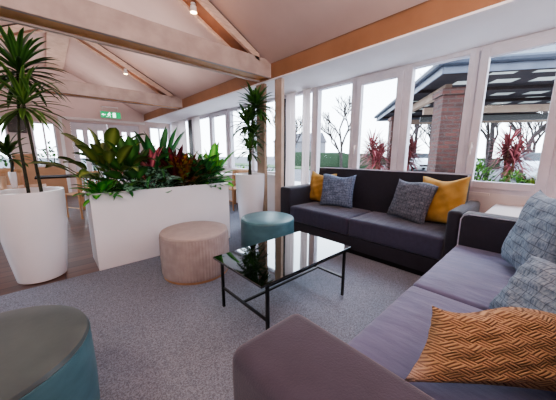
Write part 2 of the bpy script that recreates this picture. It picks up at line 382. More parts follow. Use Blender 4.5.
# ------------------------------------------------------------------ roof trusses: twin boards with a filling between
def sl(x): return ZR-abs(x-XR)*(ZR-ZB)/(XB-XR)
def truss(y, label):
    t = thing('roof_truss', (XR, y, ZS+.02), 0, label, 'roof truss', 'roof trusses'); ox, oz = XR, ZS+.02
    W = .32; B = .045; z0 = ZS+.03-oz; z1 = ZS+.27-oz; xa, xb = XBL+.002-ox, XB-.002-ox
    m = MB().box((xa, 0, z0), (xb, B, z1), .004).box((xa, W-B, z0), (xb, W, z1), .004).box((xa, B, z0+.2), (xb, W-B, z1-.005)); m.build('tie_beam', GREYT, t)
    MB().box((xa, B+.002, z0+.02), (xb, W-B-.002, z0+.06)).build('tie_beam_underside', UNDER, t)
    for sgn, xe in ((1, XB), (-1, XBL)):
        def P(x, d): return (x-ox, sl(x)-d-oz)
        m = MB(); x0 = XR+sgn*.17; x1 = xe-sgn*.22
        for (ya, yb, d0, d1) in ((0, B, .03, .125), (W-B, W, .03, .125)):
            m.prism([P(x0, d0), P(x1, d0), P(x1, d1), P(x0, d1)], 1, ya, yb)
        m.build('rafter', TIMBER, t)
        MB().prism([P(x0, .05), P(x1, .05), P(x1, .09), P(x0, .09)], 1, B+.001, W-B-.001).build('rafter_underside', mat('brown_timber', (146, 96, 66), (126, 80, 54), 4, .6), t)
        MB().prism([P(x0, .012), P(x1, .012), P(x1, .03), P(x0, .03)], 1, .012, .04).build('painted_gap_shade', mat('gap_shade_dark', (40, 26, 22), (30, 20, 18), 6, .9), t)  # dark strip standing in for the shade between rafter and ceiling
    return t
truss(3.0, 'nearer timber roof truss with a boxed tie beam coloured orange underneath as if lit')
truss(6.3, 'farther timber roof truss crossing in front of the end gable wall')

LAMPM = mat('lamp_glow', (255, 225, 170), (255, 225, 170), 1, .5, emis=(255, 222, 165), estr=14)
for x, y, lab in ((1.51, 3.16, 'glowing spotlight on the nearer truss rafter'), (1.47, 6.46, 'glowing spotlight on the farther truss rafter')):
    z = sl(x)-.10
    t = thing('spotlight', (x, y, z), 0, lab, 'spotlight', 'rafter spotlights')
    MB().lathe([(.03, 0), (.03, -.012), (.012, -.014), (.012, -.03), (.035, -.032), (.04, -.10)], 20, capt=False).build('lamp_housing', WHITE, t, True)
    MB().lathe([(.036, -.097), (.02, -.104), (.004, -.106)], 20).build('bulb', LAMPM, t, True)
    l = bpy.data.lights.new('spot_lamp', 'SPOT'); l.energy = 26; l.color = (1, .78, .55); l.spot_size = R(120); l.spot_blend = .8; l.shadow_soft_size = .04
    lo = bpy.data.objects.new('spot_lamp', l); COL.objects.link(lo); lo.parent = t; lo.location = (0, 0, -.13)

# posts beneath the eaves beam
for (y0, y1, m, lab) in ((2.80, 2.95, POSTM, 'taupe timber post directly behind the left end of the dark sofa'), (3.20, 3.40, mat('tan_post_timber', (158, 134, 112), (142, 118, 98), 5, .55), 'taupe timber post behind the tall dracaena in its white pot')):
    o = MB().box((-.03, -(y1-y0)/2, 0), (.03, (y1-y0)/2, ZS-.004), .006).build('wooden_post', m, None, False, (2.65, (y0+y1)/2, .004)); tag(o, lab, 'post')

# curtains: pleated drapes
def curtain(x, y0, y1, z0, z1, n, label, m, amp=.03):
    b_ = MB(); N = n*8; rows = []
    for j in range(9):
        z = z0+(z1-z0)*j/8; row = []
        for i in range(N+1):
            u = i/N; a = amp*(1-.25*j/8)
            row.append(b_.bm.verts.new((x+a*math.sin(u*n*2*PI)+.006*math.sin(j*1.3+u*9), y0+(y1-y0)*u+.01*math.sin(u*n*4*PI), z)))
        rows.append(row)
    for r_, s_ in zip(rows, rows[1:]):
        for i in range(N): b_.bm.faces.new((r_[i], r_[i+1], s_[i+1], s_[i])).smooth = True
    t = thing('curtain', (x, (y0+y1)/2, z0), 0, label, 'curtain', 'window curtains')
    o = b_.build('curtain_fabric', m, t); o.location = (-x, -(y0+y1)/2, -z0)
    MB().box((x-.015, y0-.02, z1), (x+.015, y1+.02, z1+.02), .003).build('curtain_track', WHITE, t).location = (-x, -(y0+y1)/2, -z0)
    return t
def cloth(name, c, tr=.45):
    nt = NT(name); nt.b.inputs['Base Color'].default_value = lin(c); nt.b.inputs['Roughness'].default_value = .9
    t_ = nt.n('ShaderNodeBsdfTranslucent'); t_.inputs[0].default_value = lin(c); mx = nt.n('ShaderNodeMixShader'); mx.inputs[0].default_value = tr
    nz = nt.n('ShaderNodeTexNoise', Scale=300.); bp = nt.n('ShaderNodeBump', Strength=.1, Distance=.001); nt.l(nz.outputs['Fac'], bp.inputs['Height']); nt.l(bp.outputs[0], nt.b.inputs['Normal'])
    nt.l(nt.b.outputs[0], mx.inputs[1]); nt.l(t_.outputs[0], mx.inputs[2]); nt.l(mx.outputs[0], nt.out.inputs[0]); return nt.m
CURT = cloth('curtain_cloth', (226, 216, 216))
curtain(3.33, 2.86, 3.02, .06, 2.25, 3, 'pale curtain gathered beside the window at the left end of the sofa', CURT)
curtain(3.33, 3.20, 3.43, .06, 2.25, 3, 'pale pinkish curtain hanging next to the thin black door edge', CURT)
curtain(3.33, 6.95, 7.45, .06, 2.25, 5, 'light curtain right of the tall black strip, far along the window wall', CURT)
curtain(3.33, 7.95, 9.1, .06, 2.25, 9, 'wide grey curtain left of the tall black strip, nearest the end wall', cloth('curtain_grey', (200, 188, 186), .4))
for y0, y1, lab in ((3.47, 3.56, 'thin black door edge beside the pinkish curtain near the sofa'), (7.52, 7.74, 'tall black strip between the two far curtains')):
    z0, z1 = (.004, 2.2) if y0 < 5 else (.0, 2.22)
    t = thing('black_panel', (3.36, (y0+y1)/2, z0), 0, lab, 'panel')
    MB().box((-.02, -(y1-y0)/2, 0), (.035, (y1-y0)/2, z1-z0), .004).build('panel', BLACK, t)
    MB().box((-.035, -.012, .75), (-.02, .012, .87), .003).build('latch', mat('grey_metal', (120, 120, 124), None, 9, .4, metal=.6), t)

# ------------------------------------------------------------------ sofas
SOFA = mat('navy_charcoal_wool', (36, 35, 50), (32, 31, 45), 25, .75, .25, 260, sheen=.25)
SEAT1 = mat('navy_wool_lit_seat', (60, 60, 86), (54, 54, 78), 25, .7, .25, 260, sheen=.3)  # same navy wool, lightened for the window light on the seats
SOFAT = mat('navy_wool_window_lit', (106, 106, 138), (98, 98, 128), 8, .7, .25, 260, sheen=.2)  # navy wool again, with bright daylight on the seat tops mixed into the colour
ARMT = mat('navy_wool_lit_arm', (70, 65, 82), (65, 60, 76), 12, .85, .3, 260, sheen=.2)  # near arm of the same wool, its lit tone painted in
PIPE = mat('pale_piping', (186, 186, 200), (170, 170, 186), 20, .7)
def soft_box(mb, a, b, bev, puff=0, wr=0, nx=24, ny=16, seed=1, wrdir=1):
    """rounded cushion block with a slightly puffed, creased top"""
    t = bmesh.new(); bmesh.ops.create_cube(t, size=1)
    for v in t.verts: v.co = Vector([(a[i]+b[i])/2+v.co[i]*(b[i]-a[i]) for i in range(3)])
    bmesh.ops.bevel(t, geom=t.edges[:], offset=bev, segments=4, profile=.5, affect='EDGES')
    top = [f for f in t.faces if f.normal.z > .99]
    n = 0
    for k in range(4):
        big = [e for e in t.edges if e.calc_length() > .04]
        bmesh.ops.subdivide_edges(t, edges=big, cuts=1, use_grid_fill=True)
    rn = random.Random(seed); ws = [(rn.uniform(0, 1), rn.uniform(25, 60), rn.uniform(-.9, .9), rn.uniform(0, 6)) for _ in range(6)]
    for v in t.verts:
        if v.co.z > b[2]-bev*.6:
            u = (v.co.x-a[0])/(b[0]-a[0]); w_ = (v.co.y-a[1])/(b[1]-a[1])
            v.co.z += puff*(1-(2*u-1)**4)*(1-(2*w_-1)**4)
            if wr:
                s_ = 0
                for (c, f, sk, ph) in ws:
                    s_ += math.exp(-((u-c)/.22)**2)*math.sin(f*(v.co.x if wrdir else v.co.y)+sk*18*(v.co.y if wrdir else v.co.x)+ph)
                v.co.z += wr*s_*(.25+w_*.75)*min(1, 6*(1-abs(2*u-1)))
    mb._merge(t); return mb

def sofa(loc, rz, length, depth, arm0, arm1, label, back_h=.985, mats=(SOFA, SOFA, SOFA), arm_h=.71, seats=2, wr=0, near_up=0, armcols=None):
    """local frame: x along the length, front at y=0 facing -y, depth towards +y"""
    t = thing('sofa', loc, rz, label, 'sofa')
    L = length; D = depth
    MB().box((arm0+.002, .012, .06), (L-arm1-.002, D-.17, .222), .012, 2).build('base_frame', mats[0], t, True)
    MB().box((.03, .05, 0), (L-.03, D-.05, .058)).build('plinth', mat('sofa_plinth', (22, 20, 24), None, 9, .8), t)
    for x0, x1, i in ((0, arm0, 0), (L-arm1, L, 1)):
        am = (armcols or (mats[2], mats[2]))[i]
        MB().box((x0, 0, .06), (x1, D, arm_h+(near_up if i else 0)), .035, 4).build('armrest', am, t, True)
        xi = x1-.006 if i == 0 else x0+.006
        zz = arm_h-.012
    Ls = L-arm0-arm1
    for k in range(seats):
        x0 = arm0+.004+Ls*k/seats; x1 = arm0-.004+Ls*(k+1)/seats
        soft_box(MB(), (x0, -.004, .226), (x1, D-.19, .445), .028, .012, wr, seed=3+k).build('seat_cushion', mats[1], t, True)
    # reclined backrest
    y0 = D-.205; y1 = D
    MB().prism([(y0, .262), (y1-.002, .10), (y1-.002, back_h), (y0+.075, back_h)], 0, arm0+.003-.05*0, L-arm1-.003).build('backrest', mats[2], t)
    p = MB().tube([(arm0+.0, y0+.075, back_h), (L-arm1, y0+.075, back_h)], .006, 6)
    p.tube([(arm0+.006, y1-.006, back_h), (L-arm1-.006, y1-.006, back_h)], .006, 6)
    p.tube([(L-arm1-.004, y0+.07, back_h-.002), (L-arm1-.004, y0+.045, .74)], .006, 6)
    p.build('piping', PIPE, t, True)
    return t
# sofa under the windows: front at X=2.585, Y from .46 to 2.78. local x -> -Y, local y -> +X
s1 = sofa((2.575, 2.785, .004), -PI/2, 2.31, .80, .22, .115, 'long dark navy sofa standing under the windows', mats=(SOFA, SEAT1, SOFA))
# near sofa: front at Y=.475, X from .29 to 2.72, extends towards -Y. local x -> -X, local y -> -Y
s2 = sofa((2.72, .475, .004), PI, 2.455, .85, .205, .245, 'dark navy sofa with window light painted lilac-grey on its seats, in the right foreground with a broad near armrest', mats=(SOFA, SOFAT, SOFA), wr=.007, near_up=.03, armcols=(SOFA, ARMT))
# pale piping along the top of the foreground sofa's far arm
MB().tube([(.199, .02, .05), (.199, .004, .12), (.199, .002, .66), (.199, .02, .695), (.199, .05, .708), (.199, .8, .708)], .005, 6).build('arm_piping', PIPE, s2, True)

for m_ in (SOFAT, SEAT1):
    n_ = m_.node_tree; b_ = n_.nodes['Principled BSDF']; tc = n_.nodes.new('ShaderNodeTexCoord'); mp = n_.nodes.new('ShaderNodeMapping'); mp.inputs['Scale'].default_value = (4.5, 1.4, 1); mp.inputs['Rotation'].default_value = (0, 0, .25)
    nz = n_.nodes.new('ShaderNodeTexNoise'); nz.inputs['Scale'].default_value = 2.4; nz.inputs['Detail'].default_value = 3; bp = n_.nodes.new('ShaderNodeBump'); bp.inputs['Strength'].default_value = .5; bp.inputs['Distance'].default_value = .028
    n_.links.new(tc.outputs['Object'], mp.inputs[0]); n_.links.new(mp.outputs[0], nz.inputs['Vector']); n_.links.new(nz.outputs['Fac'], bp.inputs['Height'])
    n_.links.new(b_.inputs['Normal'].links[0].from_socket, bp.inputs['Normal']); n_.links.new(bp.outputs[0], b_.inputs['Normal'])
# ------------------------------------------------------------------ cushions
def pillow(name, w, h, t, m, M, label, cat='cushion', seed=1, pin=.07, wr=.006, group=None, flop=0, skew=0):
    b_ = MB(); N = 28; rn = random.Random(seed); ph = [rn.uniform(0, 6) for _ in range(6)]
    sides = []
    for sg in (1, -1):
        g = []
        for j in range(N+1):
            row = []
            for i in range(N+1):
                u = -1+2*i/N; v = -1+2*j/N
                x = w/2*u*(1-pin*(1-v*v)); z = h/2*v*(1-pin*(1-u*u))
                e = max(0, (1-u**4))*max(0, (1-v**4))
                y = t/2*(e**.55)*sg
                y += sg*wr*e**.5*(math.sin(9*u+5*v+ph[0])+.6*math.sin(15*v-6*u+ph[1])+.5*math.sin(20*u*v+ph[2]))
                # radiating creases at the corners
                cd = (abs(u)-1)**2+(abs(v)-1)**2; y += sg*wr*1.4*math.exp(-cd*9)*math.sin(14*math.atan2(abs(v)-1.02, abs(u)-1.02)+ph[3])*(e**.3)
                z += flop*(-.5)*(u*u)*max(0, v)*.06 + (.02*math.sin(3*u+ph[4]))*max(0, v)
                x += skew*(v+1)/2*h*max(0, -u+.3)/1.3
                if (i in (0, N) or j in (0, N)): y = 0
                row.append(b_.bm.verts.new((x, y, z+h/2)) if sg == 1 or not (i in (0, N) or j in (0, N)) else sides[0][j][i])
            g.append(row)
        sides.append(g)
        for j in range(N):
            for i in range(N):
                q = (g[j][i], g[j][i+1], g[j+1][i+1], g[j+1][i])
                if sg == 1: q = q[::-1]
                f = b_.bm.faces.new(q); f.smooth = True
                for l in f.loops:
                    c = l.vert.co; l[b_.uv].uv = (c.x/w+.5, c.z/h)
    o = b_.build(name, m); o.matrix_world = M; tag(o, label, cat, group)
    return o
def placeM(base, width_dir, lean=0, tilt=0):
    """base = bottom-centre; width_dir = horizontal direction of the bottom edge; lean tips the top over"""
    wd = Vector((width_dir[0], width_dir[1], 0)).normalized(); up = Vector((0, 0, 1)); nd = up.cross(wd)  # local y
    M = Matrix(((wd.x, nd.x, 0), (wd.y, nd.y, 0), (0, 0, 1))).to_4x4()
    return Matrix.Translation(base) @ M @ Matrix.Rotation(lean, 4, 'X') @ Matrix.Rotation(tilt, 4, 'Y')
PLAID = uvgrid_mat('blue_check_cloth', (150, 166, 180), (98, 116, 136), (38, 46, 62), 9)
PLAID2 = uvgrid_mat('blue_check_cloth_fine', (136, 152, 176), (74, 92, 122), (34, 42, 70), 11, .12)
PLAID3 = uvgrid_mat('grey_blue_check_cloth', (124, 130, 142), (76, 84, 100), (30, 34, 46), 10, .12)
MUST = mat('mustard_cloth', (190, 152, 84), (170, 130, 64), 7, .85, .3, 220)
zs = .462
pillow('cushion', .48, .46, .14, MUST, placeM((3.06, 2.42, zs), (0, -1), R(-12), R(3)), 'mustard yellow cushion at the left end of the sofa under the windows', seed=2)
pillow('cushion', .52, .46, .14, PLAID2, placeM((2.97, 2.04, zs), (.12, -1), R(-14), R(-2)), 'light blue checked cushion in front of the left mustard cushion', seed=3)
pillow('cushion', .44, .46, .15, PLAID3, placeM((2.93, 1.08, zs), (-.1, -1), R(-15), R(8)), 'grey-blue checked cushion near the right end of the window sofa', seed=4)
pillow('cushion', .48, .50, .16, MUST, placeM((3.03, .76, zs), (-.25, -1), R(-10), R(-4)), 'mustard yellow cushion in the right corner of the window sofa', seed=5)
pillow('cushion', .50, .52, .16, PLAID, placeM((2.06, .06, zs+.01), (-.90, -.42), R(-14), R(2)), 'large blue checked cushion leaning in the far corner of the foreground sofa', seed=6)
pillow('cushion', .44, .30, .13, PLAID, placeM((1.31, -.02, zs+.02), (-.75, -.65), R(-28), R(0)), 'grey-blue checked cushion slumped behind the orange woven cushion', seed=7)
BASK = basket_mat('orange_woven_cloth', (190, 156, 120), (120, 92, 72), 13)
pillow('cushion', .62, .235, .12, BASK, placeM((.94, .018, zs+.03), (.80, -.60), R(-30), R(8)), 'orange woven basket-pattern cushion closest to the camera', seed=8, pin=.10, skew=.5)

# ------------------------------------------------------------------ coffee table
t = thing('coffee_table', (1.325, 1.36, .004), 0, 'low coffee table with a black glass top and thin black metal legs', 'table')
nt = NT('black_glass'); nt.b.inputs['Base Color'].default_value = lin((8, 12, 12)); nt.b.inputs['Roughness'].default_value = .04; nt.b.inputs['Coat Weight'].default_value = 1; nt.b.inputs['IOR'].default_value = 1.9
MB().box((-.485, -.295, .415), (.485, .295, .43), .003).build('tabletop', nt.m, t)
for sx in (-1, 1):
    for sy in (-1, 1): MB().box((sx*.42-.009, sy*.272-.009, 0), (sx*.42+.009, sy*.272+.009, .414)).build('leg', BLACK, t)
    MB().box((sx*.42-.007, -.262, .155), (sx*.42+.007, .262, .171)).build('end_rail', BLACK, t)
MB().box((-.412, -.007, .156), (.412, .007, .170)).build('long_rail', BLACK, t)
for sy in (-1, 1): MB().box((-.41, sy*.272-.007, .392), (.41, sy*.272+.007, .406)).build('top_rail', BLACK, t)

# ------------------------------------------------------------------ poufs
def pouf(loc, r, h, ms, mt, label, ribs=0, ringm=None):
    t = thing('pouf', loc, 0, label, 'pouf', None)
    b_ = MB(); n = 144 if ribs else 64; prof = [(r*.95, .012), (r*.985, .04), (r*1.0, h*.5), (r*.99, h-.05), (r*.975, h-.03)]
    bm = b_.bm; rings = []
    for rad, z in prof:
        rings.append([bm.verts.new(((rad+(.0035 if ribs and i % 2 else 0))*math.cos(2*PI*i/n), (rad+(.0035 if ribs and i % 2 else 0))*math.sin(2*PI*i/n), z)) for i in range(n)])
    for a, c in zip(rings, rings[1:]):
        for i in range(n): bm.faces.new((a[i], a[(i+1) % n], c[(i+1) % n], c[i]))
    b_.build('side', ms, t, not ribs)
    MB().lathe([(r*.975, h-.03), (r*.985, h-.022), (r*.965, h-.008), (r*.90, h), (r*.6, h+.006), (r*.2, h+.008)], 64).build('top', mt, t, True)
    b_ = MB(); b_.tube([(r*.982*math.cos(a), r*.982*math.sin(a), h-.03) for a in [2*PI*i/64 for i in range(65)]], .004, 6, False).build('piping', ms, t, True)
    MB().lathe([(r*.93, 0), (r*.955, .012)] if not ringm else [(r*.96, 0), (r*.975, .022)], 48).build('base', ringm or BLACK, t)
    return t
TEALS = mat('teal_leather_side', (84, 124, 136), (70, 108, 120), 6, .42, .1, 60, stretch=(1, 1, 2))
TEALT = mat('teal_leather_top', (88, 100, 102), (74, 86, 90), 5, .36, .08, 60)
TEALT2 = mat('teal_leather_light_top', (92, 134, 142), (78, 118, 128), 5, .38)
BEIGE = mat('beige_corduroy', (172, 160, 158), (160, 148, 146), 12, .9, .2, 120)
BEIGET = mat('beige_corduroy_top', (180, 168, 164), (172, 160, 156), 12, .9, .2, 120)
pouf((-.29, 1.37, .004), .35, .45, TEALS, TEALT, 'teal leather pouf in the bottom left corner, nearest the camera')
pouf((1.03, 2.39, .004), .335, .45, BEIGE, BEIGET, 'ribbed beige round pouf in front of the white planter box', ribs=1, ringm=mat('pouf_wood_ring', (196, 150, 112), None, 8, .6))
pouf((1.90, 2.27, .004), .325, .45, TEALS, TEALT2, 'teal leather pouf between the coffee table and the white pot')

# ------------------------------------------------------------------ planters and plants
def vase(loc, rt, rb, h, label):
    t = thing('plant_pot', loc, 0, label, 'pot')
    MB().lathe([(rb*.9, 0), (rb, .01), (rb+(rt-rb)*.45, h*.3), (rb+(rt-rb)*.85, h*.62), (rt, h*.85), (rt*1.005, h*.97), (rt, h), (rt-.018, h), (rt-.022, h-.03), (rt-.024, h-.06)], 56, capt=False).build('pot_body', POTW, t, True)
    MB().lathe([(rt-.03, h-.062), (rt*.5, h-.045), (.02, h-.04)], 32).build('soil', SOIL, t)
    return t
vase((-.165, 3.30, 0), .258, .185, .865, 'tall tapered white floor pot at the left edge holding a dracaena')
vase((2.335, 3.21, .004), .225, .165, .895, 'tall white floor pot behind the teal pouf, beside the sofa')

t = thing('planter_box', (1.05, 3.28, .004), 0, 'long white rectangular planter box full of mixed plants', 'planter')
px0, px1, hh, dd = -.785, .785, .81, .22
m = MB().box((px0, -dd-.02, 0), (px1, -dd, hh), .003).box((px0, dd, 0), (px1, dd+.02, hh), .003).box((px0, -dd, 0), (px0+.02, dd, hh), .003).box((px1-.02, -dd, 0), (px1, dd, hh), .003).box((px0+.02, -dd, 0), (px1-.02, dd, .02))
m.build('planter_body', POTW, t); MB().box((px0+.021, -dd+.001, .70), (px1-.021, dd-.001, .735)).build('soil', SOIL, t)

DRAC = leaf_mat('dracaena_leaf', (64, 104, 46), (34, 66, 28))
DRACL = leaf_mat('dracaena_light_leaf', (100, 134, 66), (46, 84, 36))
def crown(mb, c, n, L, W, rn, emin=-.5, emax=1.35, droop=.9):
    for i in range(n):
        k = i/n; az = i*2.399963+rn.uniform(-.2, .2); el = emax-(emax-emin)*k+rn.uniform(-.12, .12)
        l = L*rn.uniform(.8, 1.1)
        mb.leaf((c[0]+.015*math.cos(az), c[1]+.015*math.sin(az), c[2]-.12*k), az, el, l, W*rn.uniform(.85, 1.15), droop*rn.uniform(.6, 1.3), 6, .3, .55, .35)
def dracaena(loc, stems, label, seed, mats):
    """stems: list of (path points, crown size, number of leaves, material index)"""
    t = thing('dracaena', loc, 0, label, 'plant'); rn = random.Random(seed)
    for pts, L, n, W, mi in stems:
        MB().tube(pts, [.014]+[.0105]*(len(pts)-1), 8).build('cane', CANE, t, True)
        b_ = MB(); crown(b_, pts[-1], n, L, W, rn); b_.build('foliage', mats[mi], t)
    return t
o1 = (-.165, 3.30, .82)
dracaena(o1, [([(-.0, .0, 0), (.0, .0, .5), (.05, .02, .95), (.08, .0, 1.16)], .37, 64, .040, 0), ([(.09, -.05, 0), (.08, -.03, .4), (.07, -.05, .88)], .34, 58, .038, 1)], 'tall dracaena with two stacked leaf crowns in the left white pot', 11, (DRAC, DRACL))
o2 = (2.335, 3.21, .855)
dracaena(o2, [([(.0, .0, 0), (.0, .0, .6), (.08, -.06, 1.10)], .32, 66, .060, 0), ([(.03, .02, 0), (.02, .02, .3), (-.01, .03, .86)], .29, 56, .052, 0), ([(.01, .03, 0), (.03, .02, .3), (.05, .0, .66)], .27, 50, .044, 0), ([(-.03, -.01, 0), (-.02, -.01, .2), (-.01, -.01, .47)], .27, 46, .042, 1)],
         'tall slim dracaena rising from the white pot beside the timber post', 12, (DRAC, leaf_mat('dracaena_leaf_b', (84, 124, 62), (44, 80, 36))))

PZ = .74
def plant(name, x, y, label, seed, leaves, m, stem=None):
    t = thing(name, (x, y, PZ), 0, label, 'plant'); rn = random.Random(seed); b_ = MB()
    for (n, L, W, e0, e1, dr, shape, peak, fold, stalk, az0, azs) in leaves:
        for i in range(n):
            az = az0+azs*((i+.5)/n-.5)+rn.uniform(-.2, .2) if azs < 6 else i*2.4+rn.uniform(-.3, .3)
            el = e1-(e1-e0)*(i/max(1, n-1))+rn.uniform(-.1, .1)
            a2 = rn.uniform(0, 6.28); q = rn.uniform(0, .04)
            b_.leaf((q*math.cos(a2), q*math.sin(a2), rn.uniform(0, .02)), az, el, L*rn.uniform(.75, 1.1), W*rn.uniform(.8, 1.15), dr*rn.uniform(.7, 1.3), 6, fold, shape, peak, rn.uniform(-.4, .4), stalk*rn.uniform(.7, 1.15))
    b_.build('foliage', m, t)
    return t
A = 6.3
PEACE = leaf_mat('peace_lily_leaf', (67, 89, 39), (124, 138, 67)); BROAD = leaf_mat('broad_leaf', (43, 86, 40), (81, 135, 63)); 
FRESH = leaf_mat('fresh_leaf', (51, 142, 51), (116, 200, 83)); CALA = leaf_mat('calathea_leaf', (32, 63, 45), (59, 96, 72), (159, 209, 180), 30, blot_amt=.52)
PINKL = leaf_mat('pink_leaf', (146, 63, 83), (235, 135, 146)); CROT = leaf_mat('croton_leaf', (68, 40, 36), (159, 83, 45), (146, 129, 51), 18, blot_amt=.56)
CROT2 = leaf_mat('croton_dark_leaf', (59, 24, 32), (114, 45, 53)); ZZ = leaf_mat('zz_leaf', (36, 91, 51), (72, 139, 76)); BANA = leaf_mat('banana_leaf', (72, 162, 63), (146, 222, 96))
FERN = leaf_mat('grass_leaf', (40, 101, 51), (83, 159, 83))
pd = plant('dieffenbachia', .47, 3.25, 'olive green broad-leaved plant at the left end of the planter box', 21, [(30, .29, .125, .5, 1.5, .9, .7, .45, .3, .40, 0, A)], PEACE)
plant('leafy_plant', .37, 3.17, 'low bright green plant spilling over the planter box left corner', 22, [(34, .18, .08, .3, 1.3, .9, .7, .45, .2, .10, 0, A)], FRESH)
pb = plant('broad_leaf_plant', .72, 3.27, 'dark green upright broad-leaved plant left of centre in the planter box', 23, [(40, .33, .13, .5, 1.52, .6, .7, .45, .2, .30, 0, A)], BROAD)
plant('low_grass_plant', .60, 3.17, 'low green tufted plant at the front of the planter box', 24, [(50, .24, .03, .7, 1.4, 1.3, .5, .4, .3, .04, 0, A)], FERN)
plant('calathea', .88, 3.18, 'calathea with pale marbled round leaves in the planter box', 25, [(22, .20, .16, .55, 1.35, .8, .55, .5, .15, .24, 0, A)], CALA)
plant('pink_cordyline', .91, 3.29, 'pink and burgundy leaved plant behind the marbled calathea', 26, [(18, .28, .09, .8, 1.5, .4, .7, .45, .2, .32, 0, A)], PINKL)
plant('yucca', 1.03, 3.33, 'tall spiky palm-like plant rising from the middle of the planter box', 27, [(9, .52, .10, 1.15, 1.52, .3, .6, .4, .35, .36, 0, A), (8, .50, .045, .95, 1.35, 2.3, .6, .4, .3, .28, 0, A)], ZZ)
plant('small_calathea', 1.07, 3.22, 'small silvery marbled plant at the planter box front edge', 28, [(16, .15, .11, .5, 1.2, 1.0, .55, .5, .15, .10, 0, A)], CALA)
plant('croton', 1.31, 3.24, 'large croton with green, yellow and dark red mottled leaves', 29, [(76, .28, .08, .5, 1.52, .5, .65, .5, .2, .22, 0, A)], CROT)
plant('dark_croton', 1.20, 3.32, 'dark burgundy croton behind the mottled one', 30, [(44, .34, .07, .7, 1.52, .4, .65, .5, .2, .24, 0, A)], CROT2)
plant('pothos', 1.53, 3.20, 'bushy mid-green plant with small leaves near the planter box right end', 31, [(90, .15, .08, .5, 1.5, .7, .6, .45, .2, .27, 0, A)], ZZ)
plant('fern', 1.54, 3.35, 'airy green plant with arching sprigs behind the bushy one', 32, [(26, .34, .06, .9, 1.5, 1.1, .6, .45, .2, .28, 0, A)], FERN)
plant('banana_plant', 1.72, 3.26, 'bright green plant with long upright leaves at the planter box right end', 33, [(12, .40, .12, .95, 1.5, .35, .7, .45, .3, .22, 0, A), (12, .28, .10, .3, .9, .8, .7, .45, .3, .14, 0, A)], BANA)
plant('trailing_plant', 1.64, 3.20, 'low dark green foliage at the planter box right front', 34, [(40, .14, .07, .2, 1.2, 1.0, .6, .45, .2, .08, 0, A)], ZZ)

pd.scale = (1.0, 1.0, 1.2); pb.scale = (1.0, 1.0, 1.12)
# ------------------------------------------------------------------ dining area beyond
OAK = mat('light_oak', (190, 146, 106), (168, 122, 84), 10, .5, stretch=(1, 1, .2))
DARKT = mat('dark_tabletop', (40, 30, 28), (30, 22, 20), 6, .75, spec=.2)
def chair_proto(loc, rz, label):
    t = thing('dining_chair', loc, rz, label, 'chair', 'wooden dining chairs')
    for sx in (-1, 1):
        MB().tube([(sx*.19, -.19, 0), (sx*.185, -.185, .44)], .016, 8).build('leg', OAK, t, True)
        MB().tube([(sx*.19, .20, 0), (sx*.19, .19, .44), (sx*.19, .235, .86)], .016, 8).build('leg', OAK, t, True)
    MB().box((-.21, -.215, .44), (.21, .21, .465), .01).build('seat', OAK, t, True)
    m = MB().box((-.2, .215, .80), (.2, .245, .88), .008).box((-.185, .20, .55), (.185, .218, .58), .004)
    for k in range(6): m.tube([(-.14+k*.056, .21, .57), (-.14+k*.056, .23, .81)], .009, 6)
    m.build('backrest', OAK, t, True)
    for sx in (-1, 1): MB().tube([(sx*.19, -.17, .2), (sx*.19, .19, .2)], .009, 6).build('stretcher', OAK, t, True)
    return t
ch = chair_proto((.43, 6.1, 0), PI+.5, 'light wooden dining chair between the left pot and the planter box')
dup(ch, (.86, 6.75, 0), -PI/2+.3, 'light wooden dining chair turned sideways, just left of the planter box')
dup(ch, (-.55, 7.5, 0), .3, 'wooden dining chair behind the left pot, beside the dark table')
dup(ch, (3.02, 4.72, .004), PI, 'brown wooden dining chair between planter box and slim white pot')
def table(loc, w, d, label, mt, h=.74, rz=0):
    t = thing('dining_table', loc, rz, label, 'table', None)
    MB().box((-w/2, -d/2, h-.03), (w/2, d/2, h), .006).build('tabletop', mt, t)
    for sx in (-1, 1):
        for sy in (-1, 1): MB().box((sx*(w/2-.05)-.025, sy*(d/2-.05)-.025, 0), (sx*(w/2-.05)+.025, sy*(d/2-.05)+.025, h-.031), .004).build('leg', OAK, t)
    return t
table((.15, 7.15, 0), .75, .7, 'dark topped dining table beyond the left floor pot', DARKT)
table((2.95, 5.42, 0), .7, .7, 'white topped table beyond the slim white pot', WHITE)
table((-.50, 4.72, 0), .9, .5, 'narrow side table behind the left floor pot, carrying small pots', OAK, .775)
for x, y, r_, lab, m_ in ((-.345, 4.60, .036, 'small white pot with a leafy stem behind the big left pot', POTW), (-.44, 4.60, .034, 'small beige pot left of the small white pot', mat('beige_pot', (204, 176, 150), None, 5, .6)), (-.24, 4.62, .028, 'small tan cup right of the small white pot', mat('tan_pot', (190, 140, 110), None, 5, .6))):
    t = thing('small_pot', (x, y, .776), 0, lab, 'pot'); hh_ = .2 if r_ > .035 else .15
    MB().lathe([(r_*.75, 0), (r_, hh_*.6), (r_*1.02, hh_), (r_*.85, hh_), (r_*.8, hh_-.015)], 24).build('pot_body', m_, t, True)
    MB().lathe([(r_*.79, hh_-.014), (.003, hh_-.008)], 16).build('soil', SOIL, t)
t = thing('houseplant', (-.345, 4.60, .965), 0, 'leafy houseplant growing from the small white pot on the side table', 'plant'); rn = random.Random(5)
MB().tube([(0, 0, 0), (.02, 0, .12), (-.01, 0, .26)], .014, 8).build('stem', CANE, t, True)
b_ = MB(); crown(b_, (-.01, 0, .28), 26, .32, .055, rn, -.3, 1.2); b_.build('foliage', DRAC, t)

t = thing('wall_screen', (-.47, YE-.05, 1.75), 0, 'dark brown rectangular screen on the end wall behind the left dracaena', 'screen')
MB().box((-.17, -.02, 0), (.17, .02, .46), .006).build('screen_casing', mat('dark_brown', (50, 32, 26), None, 6, .5), t)
MB().box((-.155, -.024, .02), (.155, -.0205, .44)).build('screen_face', mat('screen_black', (34, 22, 20), None, 6, .25), t)

